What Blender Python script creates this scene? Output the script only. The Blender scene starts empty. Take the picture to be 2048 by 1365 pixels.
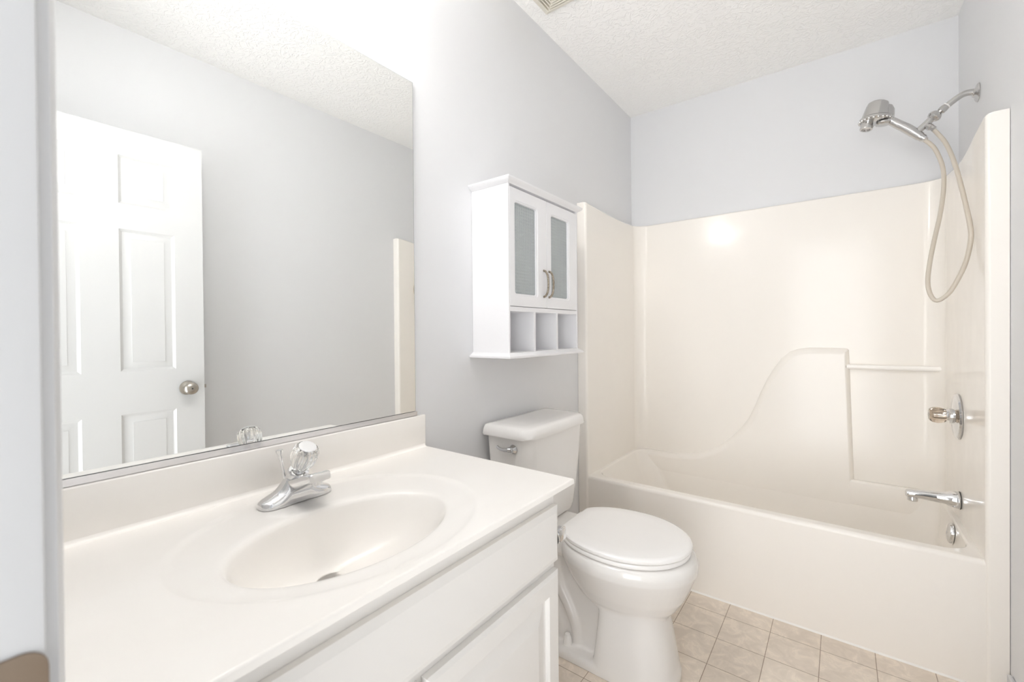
import bpy, bmesh, math, random
from mathutils import Vector, Matrix
random.seed(4)
sc = bpy.context.scene
COL = sc.collection
PI = math.pi
rad = math.radians

# ------------------------------------------------------------------ camera
F_PX, CY_PX = 870.894, 669.627
YAW, PITCH, ROLL = rad(37.0242), rad(-0.4165), rad(-0.4744)
CAM = Vector((1.08969, -0.02338, 1.16156))
fw = Vector((-math.sin(YAW)*math.cos(PITCH), math.cos(YAW)*math.cos(PITCH), math.sin(PITCH)))
rt = Vector((math.cos(YAW), math.sin(YAW), 0))
up = rt.cross(fw)
r2 = rt*math.cos(ROLL) + up*math.sin(ROLL)
u2 = -rt*math.sin(ROLL) + up*math.cos(ROLL)
cd = bpy.data.cameras.new('camera')
cam = bpy.data.objects.new('camera', cd)
COL.objects.link(cam)
M = Matrix(((r2.x, u2.x, -fw.x, CAM.x), (r2.y, u2.y, -fw.y, CAM.y), (r2.z, u2.z, -fw.z, CAM.z), (0, 0, 0, 1)))
cam.matrix_world = M
cd.sensor_fit = 'HORIZONTAL'
cd.sensor_width = 36
cd.lens = 36*F_PX/2048
cd.shift_y = -(682.5-CY_PX)/2048
cd.clip_start = 0.01
cd.dof.use_dof = True
cd.dof.focus_distance = 1.45
cd.dof.aperture_fstop = 4.5
sc.camera = cam

# ------------------------------------------------------------------ light
wd = bpy.data.worlds.new('hall_ambient_and_fill')
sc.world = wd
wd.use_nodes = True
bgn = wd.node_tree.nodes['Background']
# daylight of the hall behind the camera: soft all round, plus a lobe added behind the doorway to brighten the room
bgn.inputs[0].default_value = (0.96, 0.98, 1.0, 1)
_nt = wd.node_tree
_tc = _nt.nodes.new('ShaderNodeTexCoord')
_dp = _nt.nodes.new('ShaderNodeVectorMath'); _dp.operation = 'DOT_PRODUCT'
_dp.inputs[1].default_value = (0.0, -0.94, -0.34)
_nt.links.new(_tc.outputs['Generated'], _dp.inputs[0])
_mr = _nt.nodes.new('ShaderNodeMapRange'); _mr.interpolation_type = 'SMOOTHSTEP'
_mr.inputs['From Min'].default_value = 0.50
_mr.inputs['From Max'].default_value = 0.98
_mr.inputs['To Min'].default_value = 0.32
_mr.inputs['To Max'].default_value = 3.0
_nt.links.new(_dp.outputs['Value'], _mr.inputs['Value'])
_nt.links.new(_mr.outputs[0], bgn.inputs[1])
BULB_STRENGTH = 26.5
BULB_COLOR = (1.0, 0.985, 0.962, 1)
sc.view_settings.view_transform = 'Standard'
sc.view_settings.look = 'None'
sc.view_settings.gamma = 1.0
sc.view_settings.use_curve_mapping = False
sc.view_settings.exposure = 1.16
sc.cycles.use_denoising = True
sc.cycles.max_bounces = 14
sc.cycles.diffuse_bounces = 9
sc.cycles.glossy_bounces = 6
sc.cycles.transmission_bounces = 10
sc.cycles.caustics_reflective = False
sc.cycles.caustics_refractive = False

# ------------------------------------------------------------------ materials
def mat(name, color, rough=0.5, metal=0.0, spec=0.5, coat=0.0, trans=0.0, ior=1.45):
    m = bpy.data.materials.new(name)
    m.use_nodes = True
    b = m.node_tree.nodes['Principled BSDF']
    b.inputs['Base Color'].default_value = (*color, 1)
    b.inputs['Roughness'].default_value = rough
    b.inputs['Metallic'].default_value = metal
    b.inputs['Specular IOR Level'].default_value = spec
    b.inputs['Coat Weight'].default_value = coat
    b.inputs['Coat Roughness'].default_value = 0.06
    b.inputs['Transmission Weight'].default_value = trans
    b.inputs['IOR'].default_value = ior
    return m

def N(m, t, **kw):
    n = m.node_tree.nodes.new(t)
    for k, v in kw.items():
        setattr(n, k, v)
    return n

def L(m, a, b):
    m.node_tree.links.new(a, b)

def bsdf(m):
    return m.node_tree.nodes['Principled BSDF']

def add_bump(m, scale, strength, dist=0.002, detail=4, kind='noise', stretch=None):
    tc = N(m, 'ShaderNodeTexCoord')
    src = tc.outputs['Object']
    if stretch:
        mp = N(m, 'ShaderNodeMapping')
        mp.inputs['Scale'].default_value = stretch
        L(m, src, mp.inputs[0]); src = mp.outputs[0]
    t = N(m, 'ShaderNodeTexNoise')
    t.inputs['Scale'].default_value = scale
    t.inputs['Detail'].default_value = detail
    L(m, src, t.inputs['Vector'])
    bp = N(m, 'ShaderNodeBump')
    bp.inputs['Strength'].default_value = strength
    bp.inputs['Distance'].default_value = dist
    L(m, t.outputs['Fac'], bp.inputs['Height'])
    L(m, bp.outputs[0], bsdf(m).inputs['Normal'])
    return t

def tint_noise(m, c1, c2, scale, detail=6, lo=0.35, hi=0.65, dist=0.0, stretch=None):
    tc = N(m, 'ShaderNodeTexCoord')
    src = tc.outputs['Object']
    if stretch:
        mp = N(m, 'ShaderNodeMapping')
        mp.inputs['Scale'].default_value = stretch
        L(m, src, mp.inputs[0]); src = mp.outputs[0]
    t = N(m, 'ShaderNodeTexNoise')
    t.inputs['Scale'].default_value = scale
    t.inputs['Detail'].default_value = detail
    t.inputs['Distortion'].default_value = dist
    L(m, src, t.inputs['Vector'])
    r = N(m, 'ShaderNodeValToRGB')
    r.color_ramp.elements[0].position = lo
    r.color_ramp.elements[1].position = hi
    r.color_ramp.elements[0].color = (*c1, 1)
    r.color_ramp.elements[1].color = (*c2, 1)
    L(m, t.outputs['Fac'], r.inputs[0])
    L(m, r.outputs[0], bsdf(m).inputs['Base Color'])

m_wall = mat('wall_paint', (0.735, 0.738, 0.748), 0.55, spec=0.35)
add_bump(m_wall, 260, 0.08, 0.001)
m_ceil = mat('ceiling_texture', (0.94, 0.935, 0.92), 0.8, spec=0.2)
def ceiling_nodes(m):
    tc = N(m, 'ShaderNodeTexCoord')
    t = N(m, 'ShaderNodeTexNoise')
    t.inputs['Scale'].default_value = 26
    t.inputs['Detail'].default_value = 3
    t.inputs['Distortion'].default_value = 2.2
    L(m, tc.outputs['Object'], t.inputs['Vector'])
    r = N(m, 'ShaderNodeValToRGB')
    r.color_ramp.elements[0].position = 0.47
    r.color_ramp.elements[1].position = 0.60
    L(m, t.outputs['Fac'], r.inputs[0])
    t2 = N(m, 'ShaderNodeTexNoise')
    t2.inputs['Scale'].default_value = 90
    L(m, tc.outputs['Object'], t2.inputs['Vector'])
    ad = N(m, 'ShaderNodeMath', operation='MULTIPLY_ADD')
    L(m, t2.outputs['Fac'], ad.inputs[0])
    ad.inputs[1].default_value = 0.4
    L(m, r.outputs[0], ad.inputs[2])
    bp = N(m, 'ShaderNodeBump')
    bp.inputs['Strength'].default_value = 0.55
    bp.inputs['Distance'].default_value = 0.003
    L(m, ad.outputs[0], bp.inputs['Height'])
    L(m, bp.outputs[0], bsdf(m).inputs['Normal'])
ceiling_nodes(m_ceil)

m_floor = mat('floor_vinyl_tile', (0.6, 0.52, 0.43), 0.38, spec=0.4)
def floor_nodes(m):
    tc = N(m, 'ShaderNodeTexCoord')
    mp = N(m, 'ShaderNodeMapping')
    PX, PY = 0.1568, 0.1555
    mp.inputs['Scale'].default_value = (1/PX, 1/PY, 1)
    mp.inputs['Location'].default_value = (-(0.402/PX) % 1, -(1.27/PY) % 1, 0)
    L(m, tc.outputs['Object'], mp.inputs[0])
    br = N(m, 'ShaderNodeTexBrick', offset=0.0, squash=1.0)
    br.inputs['Scale'].default_value = 1.0
    br.inputs['Brick Width'].default_value = 1.0
    br.inputs['Row Height'].default_value = 1.0
    br.inputs['Mortar Size'].default_value = 0.008
    br.inputs['Mortar Smooth'].default_value = 0.1
    br.inputs['Color1'].default_value = (0.73, 0.645, 0.555, 1)
    br.inputs['Color2'].default_value = (0.80, 0.715, 0.62, 1)
    br.inputs['Mortar'].default_value = (0.36, 0.285, 0.22, 1)
    L(m, mp.outputs[0], br.inputs['Vector'])
    t = N(m, 'ShaderNodeTexNoise')
    t.inputs['Scale'].default_value = 17
    t.inputs['Detail'].default_value = 9
    t.inputs['Roughness'].default_value = 0.62
    t.inputs['Distortion'].default_value = 1.1
    L(m, tc.outputs['Object'], t.inputs['Vector'])
    r = N(m, 'ShaderNodeValToRGB')
    r.color_ramp.elements[0].position = 0.40
    r.color_ramp.elements[0].color = (0.91, 0.905, 0.90, 1)
    r.color_ramp.elements[1].position = 0.55
    r.color_ramp.elements[1].color = (1.0, 1.0, 1.0, 1)
    e = r.color_ramp.elements.new(0.60); e.color = (1.09, 1.09, 1.085, 1)
    e = r.color_ramp.elements.new(0.66); e.color = (0.98, 0.98, 0.98, 1)
    L(m, t.outputs['Fac'], r.inputs[0])
    mx = N(m, 'ShaderNodeMix', data_type='RGBA', blend_type='MULTIPLY')
    mx.inputs['Factor'].default_value = 1.0
    L(m, br.outputs['Color'], mx.inputs['A'])
    L(m, r.outputs[0], mx.inputs['B'])
    L(m, mx.outputs['Result'], bsdf(m).inputs['Base Color'])
    bp = N(m, 'ShaderNodeBump', invert=True)
    bp.inputs['Strength'].default_value = 0.5
    bp.inputs['Distance'].default_value = 0.001
    L(m, br.outputs['Fac'], bp.inputs['Height'])
    L(m, bp.outputs[0], bsdf(m).inputs['Normal'])
floor_nodes(m_floor)

m_trim = mat('white_trim_paint', (0.665, 0.67, 0.68), 0.35)
m_door = mat('white_door_paint', (0.69, 0.69, 0.685), 0.42)
m_cab = mat('white_cabinet_paint', (0.775, 0.758, 0.735), 0.38)
m_wcab = mat('white_laminate', (0.80, 0.795, 0.805), 0.3)
m_marble = mat('cultured_marble', (0.88, 0.85, 0.81), 0.22, spec=0.38)
tint_noise(m_marble, (0.905, 0.88, 0.845), (0.885, 0.855, 0.815), 5, 5, 0.35, 0.7, 1.0, (1, 0.35, 1))
m_tub = mat('almond_fibreglass', (0.875, 0.84, 0.79), 0.15, spec=0.32)
add_bump(m_tub, 7, 0.10, 0.012, 1)
m_porc = mat('white_porcelain', (0.79, 0.772, 0.75), 0.07, spec=0.6)
m_seat = mat('white_seat_plastic', (0.87, 0.855, 0.84), 0.18)
m_chrome = mat('chrome', (0.74, 0.74, 0.745), 0.06, 1.0)
m_satin = mat('satin_chrome', (0.60, 0.59, 0.58), 0.2, 1.0)
m_nickel = mat('satin_nickel', (0.50, 0.46, 0.41), 0.28, 1.0)
m_bronze = mat('antique_bronze', (0.30, 0.26, 0.20), 0.35, 1.0)
tint_noise(m_bronze, (0.22, 0.185, 0.14), (0.40, 0.35, 0.28), 120, 3)
m_strike = mat('aged_strike_metal', (0.33, 0.26, 0.20), 0.4, 1.0)
m_mirror = mat('mirror_silver', (0.925, 0.935, 0.925), 0.0, 1.0)
m_medge = mat('mirror_glass_edge', (0.60, 0.65, 0.64), 0.1, 0.9)
m_alu = mat('aluminium_channel', (0.80, 0.79, 0.80), 0.22, 1.0)
m_cap = mat('polished_cap', (0.93, 0.93, 0.94), 0.3, 0.8)
m_acryl = mat('clear_acrylic', (0.97, 0.965, 0.95), 0.02, trans=1.0, ior=1.49)
m_smoke = mat('smoky_acrylic', (0.70, 0.60, 0.50), 0.03, trans=1.0, ior=1.49)
m_rod = mat('clear_bar_acrylic', (0.92, 0.895, 0.86), 0.15, trans=0.0)
m_hose = mat('beige_vinyl_hose', (0.56, 0.505, 0.43), 0.3)
m_dark = mat('dark_gap', (0.06, 0.055, 0.05), 0.5)
m_white_pl = mat('white_fitting_plastic', (0.82, 0.80, 0.77), 0.3)
m_vent = mat('ivory_vent_plastic', (0.80, 0.765, 0.68), 0.45)
m_caulk = mat('white_caulk', (0.84, 0.82, 0.79), 0.5)
m_glass = mat('frosted_grid_glass', (0.80, 0.86, 0.865), 0.26, trans=0.5, ior=1.4)
def glass_nodes(m):
    tc = N(m, 'ShaderNodeTexCoord')
    sx = N(m, 'ShaderNodeSeparateXYZ')
    L(m, tc.outputs['Object'], sx.inputs[0])
    outs = []
    for ax in ('Y', 'Z'):
        a = N(m, 'ShaderNodeMath', operation='MULTIPLY')
        a.inputs[1].default_value = 2*PI/0.0115
        L(m, sx.outputs[ax], a.inputs[0])
        s = N(m, 'ShaderNodeMath', operation='SINE')
        L(m, a.outputs[0], s.inputs[0])
        outs.append(s)
    ad = N(m, 'ShaderNodeMath', operation='ADD')
    L(m, outs[0].outputs[0], ad.inputs[0]); L(m, outs[1].outputs[0], ad.inputs[1])
    bp = N(m, 'ShaderNodeBump')
    bp.inputs['Strength'].default_value = 0.5
    bp.inputs['Distance'].default_value = 0.0012
    L(m, ad.outputs[0], bp.inputs['Height'])
    L(m, bp.outputs[0], bsdf(m).inputs['Normal'])
glass_nodes(m_glass)
m_bulb = bpy.data.materials.new('lit_globe_bulb')
m_bulb.use_nodes = True
bsdf(m_bulb).inputs['Base Color'].default_value = (0.9, 0.9, 0.9, 1)
bsdf(m_bulb).inputs['Emission Color'].default_value = BULB_COLOR
bsdf(m_bulb).inputs['Emission Strength'].default_value = BULB_STRENGTH

# ------------------------------------------------------------------ helpers
ORG = {}
def wloc(p):
    return ORG.get(p.name, Vector((0, 0, 0))) if p else Vector((0, 0, 0))

def obj(name, bm, material, parent=None, smooth=True, angle=35, label=None, base=None, weighted=False):
    """link a bmesh (world coordinates) as one mesh object"""
    bmesh.ops.recalc_face_normals(bm, faces=bm.faces)
    off = wloc(parent) if parent else (Vector(base) if base else Vector((0, 0, 0)))
    bmesh.ops.translate(bm, vec=-off, verts=bm.verts)
    me = bpy.data.meshes.new(name)
    bm.to_mesh(me); bm.free()
    if smooth:
        me.polygons.foreach_set('use_smooth', [True]*len(me.polygons))
        me.set_sharp_from_angle(angle=rad(angle))
    mats = material if isinstance(material, (list, tuple)) else [material]
    for m in mats:
        me.materials.append(m)
    o = bpy.data.objects.new(name, me)
    COL.objects.link(o)
    ORG[o.name] = off
    if parent:
        o.parent = parent
    else:
        o.location = off
    if label:
        o['label'] = label
    if weighted:
        md = o.modifiers.new('weighted_normal', 'WEIGHTED_NORMAL')
        md.keep_sharp = True
        md.weight = 90
    return o

def thing(name, label, cat, loc, group=None):
    o = bpy.data.objects.new(name, None)
    o.empty_display_size = 0.05
    COL.objects.link(o)
    o.location = loc
    ORG[o.name] = Vector(loc)
    o['label'] = label; o['category'] = cat
    if group:
        o['group'] = group
    return o

def tag(o, label, cat, group=None):
    o['label'] = label; o['category'] = cat
    if group:
        o['group'] = group
    return o

def struct(name, bm, m, label, cat, parent=None, **kw):
    o = obj(name, bm, m, parent, **kw)
    o['kind'] = 'structure'; o['label'] = label; o['category'] = cat
    return o

def box(bm, x0, x1, y0, y1, z0, z1, bev=0.0, seg=2):
    vs = [bm.verts.new((x, y, z)) for x in (x0, x1) for y in (y0, y1) for z in (z0, z1)]
    idx = [(0, 1, 3, 2), (4, 6, 7, 5), (0, 4, 5, 1), (2, 3, 7, 6), (0, 2, 6, 4), (1, 5, 7, 3)]
    fs = [bm.faces.new([vs[i] for i in f]) for f in idx]
    bmesh.ops.recalc_face_normals(bm, faces=fs)
    if bev > 0:
        es = list({e for f in fs for e in f.edges})
        bmesh.ops.bevel(bm, geom=es, offset=bev, segments=seg, profile=0.5, affect='EDGES')

def nb():
    return bmesh.new()

def bbox(*a, **k):
    bm = nb(); box(bm, *a, **k); return bm

def loft(bm, rings, cap0=True, cap1=True, closed=True):
    rv = [[bm.verts.new(p) for p in r] for r in rings]
    n = len(rings[0])
    for a, b in zip(rv, rv[1:]):
        for i in range(n if closed else n-1):
            j = (i+1) % n
            try:
                bm.faces.new((a[i], a[j], b[j], b[i]))
            except ValueError:
                pass
    if cap0:
        bm.faces.new(rv[0])
    if cap1:
        bm.faces.new(rv[-1])
    return rv

def frame_of(d):
    d = Vector(d).normalized()
    a = Vector((0, 0, 1)) if abs(d.z) < 0.95 else Vector((1, 0, 0))
    u = d.cross(a).normalized()
    return d, u, u.cross(d).normalized()

def smooth_path(pts, n=8):
    pts = [Vector(p) for p in pts]
    out = []
    P = [2*pts[0]-pts[1]] + pts + [2*pts[-1]-pts[-2]]
    for i in range(1, len(P)-2):
        for k in range(n):
            t = k/n
            a, b, c, d = P[i-1], P[i], P[i+1], P[i+2]
            out.append(0.5*((2*b)+(c-a)*t+(2*a-5*b+4*c-d)*t*t+(3*b-a-3*c+d)*t**3))
    out.append(pts[-1])
    return out

def tube(bm, pts, r, n=14, cap=True):
    pts = [Vector(p) for p in pts]
    rr = r if isinstance(r, (list, tuple)) else [r]*len(pts)
    d0, u, v = frame_of(pts[1]-pts[0])
    rings = []
    for i, p in enumerate(pts):
        d = (pts[min(i+1, len(pts)-1)]-pts[max(i-1, 0)]).normalized()
        u = (u - d*u.dot(d)).normalized()
        v = d.cross(u)
        rings.append([p+(u*math.cos(2*PI*k/n)+v*math.sin(2*PI*k/n))*rr[i] for k in range(n)])
    loft(bm, rings, cap, cap)

def lathe(bm, prof, o, axis=(0, 0, 1), n=32, cap=True, flute=0, famp=0.0, sx=1.0):
    """prof: list of (radius, height along axis)"""
    d, u, v = frame_of(axis)
    o = Vector(o)
    rings = []
    for item in prof:
        r, h = item[0], item[1]
        fa = item[2] if len(item) > 2 else 1.0
        ring = []
        for k in range(n):
            t = 2*PI*k/n
            rr = max(r, 1e-5)*(1+(famp*fa*math.cos(flute*t) if flute else 0))
            ring.append(o+d*h+(u*math.cos(t)*sx+v*math.sin(t))*rr)
        rings.append(ring)
    loft(bm, rings, cap, cap)

def prism(bm, outline, axis, a0, a1, bev=0.0, seg=2, front_only=False):
    """outline of 2D points extruded along axis 'x','y' or 'z' from a0 to a1"""
    def P(p, a):
        return {'x': (a, p[0], p[1]), 'y': (p[0], a, p[1]), 'z': (p[0], p[1], a)}[axis]
    A = [bm.verts.new(P(p, a0)) for p in outline]
    B = [bm.verts.new(P(p, a1)) for p in outline]
    n = len(outline)
    fs = [bm.faces.new(A), bm.faces.new(B)]
    for i in range(n):
        j = (i+1) % n
        fs.append(bm.faces.new((A[i], A[j], B[j], B[i])))
    bmesh.ops.recalc_face_normals(bm, faces=fs)
    if bev > 0:
        es = [e for f in fs[:2] for e in f.edges]
        bmesh.ops.bevel(bm, geom=list(set(es)), offset=bev, segments=seg, profile=0.5, affect='EDGES')

def rrect(x0, x1, y0, y1, r, n=6):
    """rounded rectangle outline; r may be a 4-list for corners (x0y0, x1y0, x1y1, x0y1)"""
    rs = r if isinstance(r, (list, tuple)) else [r]*4
    out = []
    for (cx, cy, a0), q in zip(((x0, y0, PI), (x1, y0, -PI/2), (x1, y1, 0), (x0, y1, PI/2)), rs):
        ox = cx + (q if cx == x0 else -q)
        oy = cy + (q if cy == y0 else -q)
        for k in range(n+1):
            a = a0 + PI/2*k/n
            out.append((ox+q*math.cos(a), oy+q*math.sin(a)))
    return out

# room constants
W, YB, H = 1.5116, 2.7283, 2.5495
Y0 = 0.02            # inner face of the door wall
YT = 1.987           # front of the tub unit
JX0, JX1 = 0.66, 1.392   # door opening
HEAD = 2.045

# ------------------------------------------------------------------ setting
struct('floor', bbox(-0.1, W+0.1, -0.12, YB+0.1, -0.06, 0.0), m_floor, 'beige square vinyl tile floor with dark joints', 'floor', smooth=False)
struct('ceiling', bbox(-0.1, W+0.1, -0.1, YB+0.1, H, H+0.06), m_ceil, 'white knockdown textured ceiling', 'ceiling', smooth=False)
struct('wall_left', bbox(-0.1, 0, -0.1, YB+0.1, 0, H), m_wall, 'pale grey painted wall behind the mirror, cabinet and toilet', 'wall', smooth=False)
struct('wall_right', bbox(W, W+0.1, -0.1, YB+0.1, 0, H), m_wall, 'pale grey painted wall carrying the shower arm', 'wall', smooth=False)
struct('wall_back', bbox(0, W, YB, YB+0.1, 0, H), m_wall, 'pale grey painted end wall above the tub', 'wall', smooth=False)
bm = nb()
box(bm, 0, JX0-0.018, -0.1, Y0, 0, H)
box(bm, JX1+0.018, W, -0.1, Y0, 0, H)
box(bm, JX0-0.018, JX1+0.018, -0.1, Y0, HEAD+0.018, H)
struct('wall_front', bm, m_wall, 'pale grey painted wall with the doorway', 'wall', smooth=False)

# door frame: jamb + casing
bm = nb()
box(bm, JX0-0.018, JX0, -0.1, Y0, 0, HEAD, 0.002)
box(bm, JX1, JX1+0.018, -0.1, Y0, 0, HEAD, 0.002)
box(bm, JX0-0.018, JX1+0.018, -0.1, Y0, HEAD, HEAD+0.018)
box(bm, JX0, JX0+0.011, -0.095, -0.052, 0, HEAD, 0.002)
jamb = struct('trim_1', bm, m_trim, 'white painted door frame at the left edge of the photo', 'door frame')
def casing(x_in, sgn):
    prof = [(x_in, Y0), (x_in, Y0+0.0065), (x_in-sgn*0.004, Y0+0.0085), (x_in-sgn*0.012, Y0+0.009), (x_in-sgn*0.018, Y0+0.011),
            (x_in-sgn*0.045, Y0+0.015), (x_in-sgn*0.055, Y0+0.0155), (x_in-sgn*0.058, Y0+0.013), (x_in-sgn*0.058, Y0)]
    return prof
bm = nb()
prism(bm, casing(JX0-0.007, 1), 'z', 0, HEAD+0.065)
prism(bm, casing(JX1+0.007, -1), 'z', 0, HEAD+0.065)
box(bm, JX0-0.065, JX1+0.065, Y0, Y0+0.014, HEAD+0.007, HEAD+0.065, 0.003)
obj('casing', bm, m_trim, jamb)
bm = nb()
prism(bm, [(y, z) for (y, z) in rrect(-0.022, Y0+0.001, 0.880, 0.9525, [0.003, 0.012, 0.014, 0.003])], 'x', JX0-0.001, JX0+0.0022, 0.0008)
obj('strike_plate', bm, m_strike, jamb, label='brownish metal latch strike plate')

# baseboards
def baseboard(name, lab, a):
    bm = nb(); box(bm, *a, bev=0.004); return struct(name, bm, m_trim, lab, 'baseboard')
baseboard('baseboard_left', 'white baseboard behind the toilet', (0.0, 0.012, 0.915, YT-0.006, 0, 0.09))
baseboard('baseboard_right', 'white baseboard on the right wall ending at the tub', (W-0.013, W, Y0+0.02, YT-0.02, 0, 0.088))

# ------------------------------------------------------------------ door (open against the right wall)
HX, HY = 1.390, 0.027
DW = 0.724
door_pivot = Vector((HX, HY, 0))
ANG = rad(-0.5)
def door_pt(s, t, z):
    """s along the door from the hinge, t out of the face that looks at the mirror"""
    d = Vector((math.sin(ANG), math.cos(ANG), 0)); n = Vector((-math.cos(ANG), math.sin(ANG), 0))
    p = Vector((1.357, HY, 0)) + d*s + n*t
    return (p.x, p.y, z)
rows = [(1.718, 1.924), (1.003, 1.611), (0.24, 0.821)]
cols = [(DW-0.302, DW-0.110), (0.112, 0.302)]
def panel_face(bm, T0, sgn):
    """grid face with raised panels: T0 is the t of the face, sgn the outward sign"""
    ss = sorted({0.0, DW, *[v for c in cols for v in c]})
    zs = sorted({0.012, 2.035, *[v for r_ in rows for v in r_]})
    V = {}
    def v(s, z, t):
        k = (round(s, 5), round(z, 5), round(t, 5))
        if k not in V:
            V[k] = bm.verts.new(door_pt(s, T0+sgn*t, z))
        return V[k]
    for i in range(len(ss)-1):
        for j in range(len(zs)-1):
            s0, s1, z0, z1 = ss[i], ss[i+1], zs[j], zs[j+1]
            if any(abs(c[0]-s0) < 1e-6 and abs(c[1]-s1) < 1e-6 for c in cols) and any(abs(r_[0]-z0) < 1e-6 and abs(r_[1]-z1) < 1e-6 for r_ in rows):
                steps = [(0, 0), (0.004, -0.004), (0.011, -0.0075), (0.016, -0.0075), (0.038, -0.0022), (0.0385, -0.0012)]
                prev = None
                for off, t in steps:
                    cur = [v(s0+off, z0+off, t), v(s1-off, z0+off, t), v(s1-off, z1-off, t), v(s0+off, z1-off, t)]
                    if prev:
                        for k in range(4):
                            bm.faces.new((prev[k], prev[(k+1) % 4], cur[(k+1) % 4], cur[k]))
                    prev = cur
                bm.faces.new(prev)
            else:
                bm.faces.new((v(s0, z0, 0), v(s1, z0, 0), v(s1, z1, 0), v(s0, z1, 0)))
    return V, ss, zs
bm = nb()
Va, ss, zs = panel_face(bm, 0.0, 1)
Vb, _, _ = panel_face(bm, -0.035, -1)
def rim(seq):
    for (sa, za), (sb, zb) in zip(seq, seq[1:]):
        k = lambda s, z: (round(s, 5), round(z, 5), 0.0)
        bm.faces.new((Va[k(sa, za)], Va[k(sb, zb)], Vb[k(sb, zb)], Vb[k(sa, za)]))
rim([(s, zs[0]) for s in ss] + [(ss[-1], z) for z in zs[1:]] + [(s, zs[-1]) for s in ss[::-1][1:]] + [(ss[0], z) for z in zs[::-1][1:]])
door = struct('door_1', bm, m_door, 'white six-panel door standing open, seen in the mirror', 'door', angle=20)
bm = nb()
kc = door_pt(DW-0.068, 0, 0.912)
lathe(bm, [(0.0, 0), (0.030, 0), (0.0325, 0.003), (0.031, 0.007), (0.018, 0.010), (0.0125, 0.014), (0.0125, 0.026), (0.019, 0.032), (0.0255, 0.040), (0.0285, 0.049), (0.0275, 0.057), (0.022, 0.0635), (0.012, 0.067), (0.004, 0.068), (0.0, 0.0665)], kc, (-1, 0, 0))
knob = obj('door_knob', bm, m_nickel, door, label='satin nickel round privacy knob')
bm = nb(); lathe(bm, [(0, 0.065), (0.0035, 0.065), (0.0035, 0.0688), (0, 0.0688)], kc, (-1, 0, 0), n=12)
obj('emergency_hole', bm, m_dark, knob)
bm = nb()
kb = door_pt(DW-0.068, -0.035, 0.912)
lathe(bm, [(0.0, 0), (0.032, 0), (0.031, 0.007), (0.0125, 0.012), (0.0125, 0.024), (0.025, 0.034), (0.028, 0.045), (0.022, 0.055), (0.0, 0.058)], kb, (1, 0, 0), n=24)
obj('door_knob', bm, m_nickel, door)
bm = nb()
lx, ly, lz = door_pt(DW, -0.0175, 0.912)
box(bm, lx-0.006, lx+0.006, ly-0.001, ly+0.011, lz-0.008, lz+0.008, 0.001)
obj('latch', bm, m_nickel, door)
bm = nb()
for hz in (0.25, 1.0, 1.8):
    lathe(bm, [(0.006, hz-0.045), (0.006, hz+0.045)], (1.3945, Y0+0.014, 0), n=10)
obj('hinge', bm, m_nickel, door)

# ------------------------------------------------------------------ mirror
mir = thing('wall_mirror', 'large frameless mirror on the left wall above the vanity', 'mirror', (0.0, 0.465, 0.9074))
bm = nb()
box(bm, 0.0005, 0.0052, 0.0305, 0.9000, 0.9074, 1.9558)
obj('glass_edge', bm, m_medge, mir, smooth=False)
bm = nb()
for f in [[(0.006, 0.032), (0.006, 0.8985)]]:
    box(bm, 0.0052, 0.0060, 0.0322, 0.8984, 0.9085, 1.9543)
obj('mirror_face', bm, m_mirror, mir, smooth=False)
bm = nb()
prism(bm, [(0.0005, 0.8962), (0.0115, 0.8962), (0.0115, 0.9090), (0.0095, 0.9092), (0.0092, 0.9002), (0.0005, 0.9002)], 'y', 0.0305, 0.9010)
obj('bottom_channel', bm, m_alu, mir, label='brushed aluminium strip along the bottom edge', smooth=False)

# ------------------------------------------------------------------ vanity light bar (the room's lamp, above the mirror)
vl = thing('vanity_light', 'chrome light bar with four lit globe bulbs above the mirror', 'light', (0.0, 0.42, 2.13))
bm = nb(); box(bm, 0.0, 0.022, 0.16, 0.68, 2.125, 2.225, 0.006)
obj('back_plate', bm, m_chrome, vl)
for y in (0.225, 0.355, 0.485, 0.615):
    bm = nb(); lathe(bm, [(0.024, 0), (0.024, 0.02), (0.018, 0.026)], (0.022, y, 2.175), (1, 0, 0), n=20)
    obj('socket', bm, m_white_pl, vl)
    bm = nb(); bmesh.ops.create_icosphere(bm, subdivisions=3, radius=0.047, matrix=Matrix.Translation((0.092, y, 2.175)))
    obj('bulb', bm, m_bulb, vl)

# ------------------------------------------------------------------ vanity cabinet
VY0, VY1 = Y0+0.002, 0.908
van = thing('vanity_cabinet', 'white painted vanity cabinet under the sink counter', 'cabinet', (0.27, 0.465, 0))
bm = nb()
box(bm, 0.002, 0.50, VY1-0.016, VY1, 0.0, 0.7785)      # right side
box(bm, 0.002, 0.50, VY0, VY0+0.016, 0.0, 0.7785)      # left side
box(bm, 0.002, 0.50, VY0+0.016, VY1-0.016, 0.095, 0.11)
box(bm, 0.002, 0.008, VY0+0.016, VY1-0.016, 0.11, 0.62)
box(bm, 0.43, 0.444, VY0+0.016, VY1-0.016, 0.0, 0.095)
obj('carcass', bm, m_cab, van, smooth=False)
bm = nb()
box(bm, 0.50, 0.513, VY0, VY1, 0.714, 0.7785)
box(bm, 0.50, 0.513, VY0, VY1, 0.555, 0.625)
box(bm, 0.50, 0.513, VY0, VY1, 0.095, 0.135)
for a, b in ((VY0, VY0+0.04), (0.44, 0.495), (VY1-0.035, VY1)):
    box(bm, 0.5002, 0.5128, a, b, 0.1, 0.778)
obj('face_frame', bm, m_cab, van, smooth=False)
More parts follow.
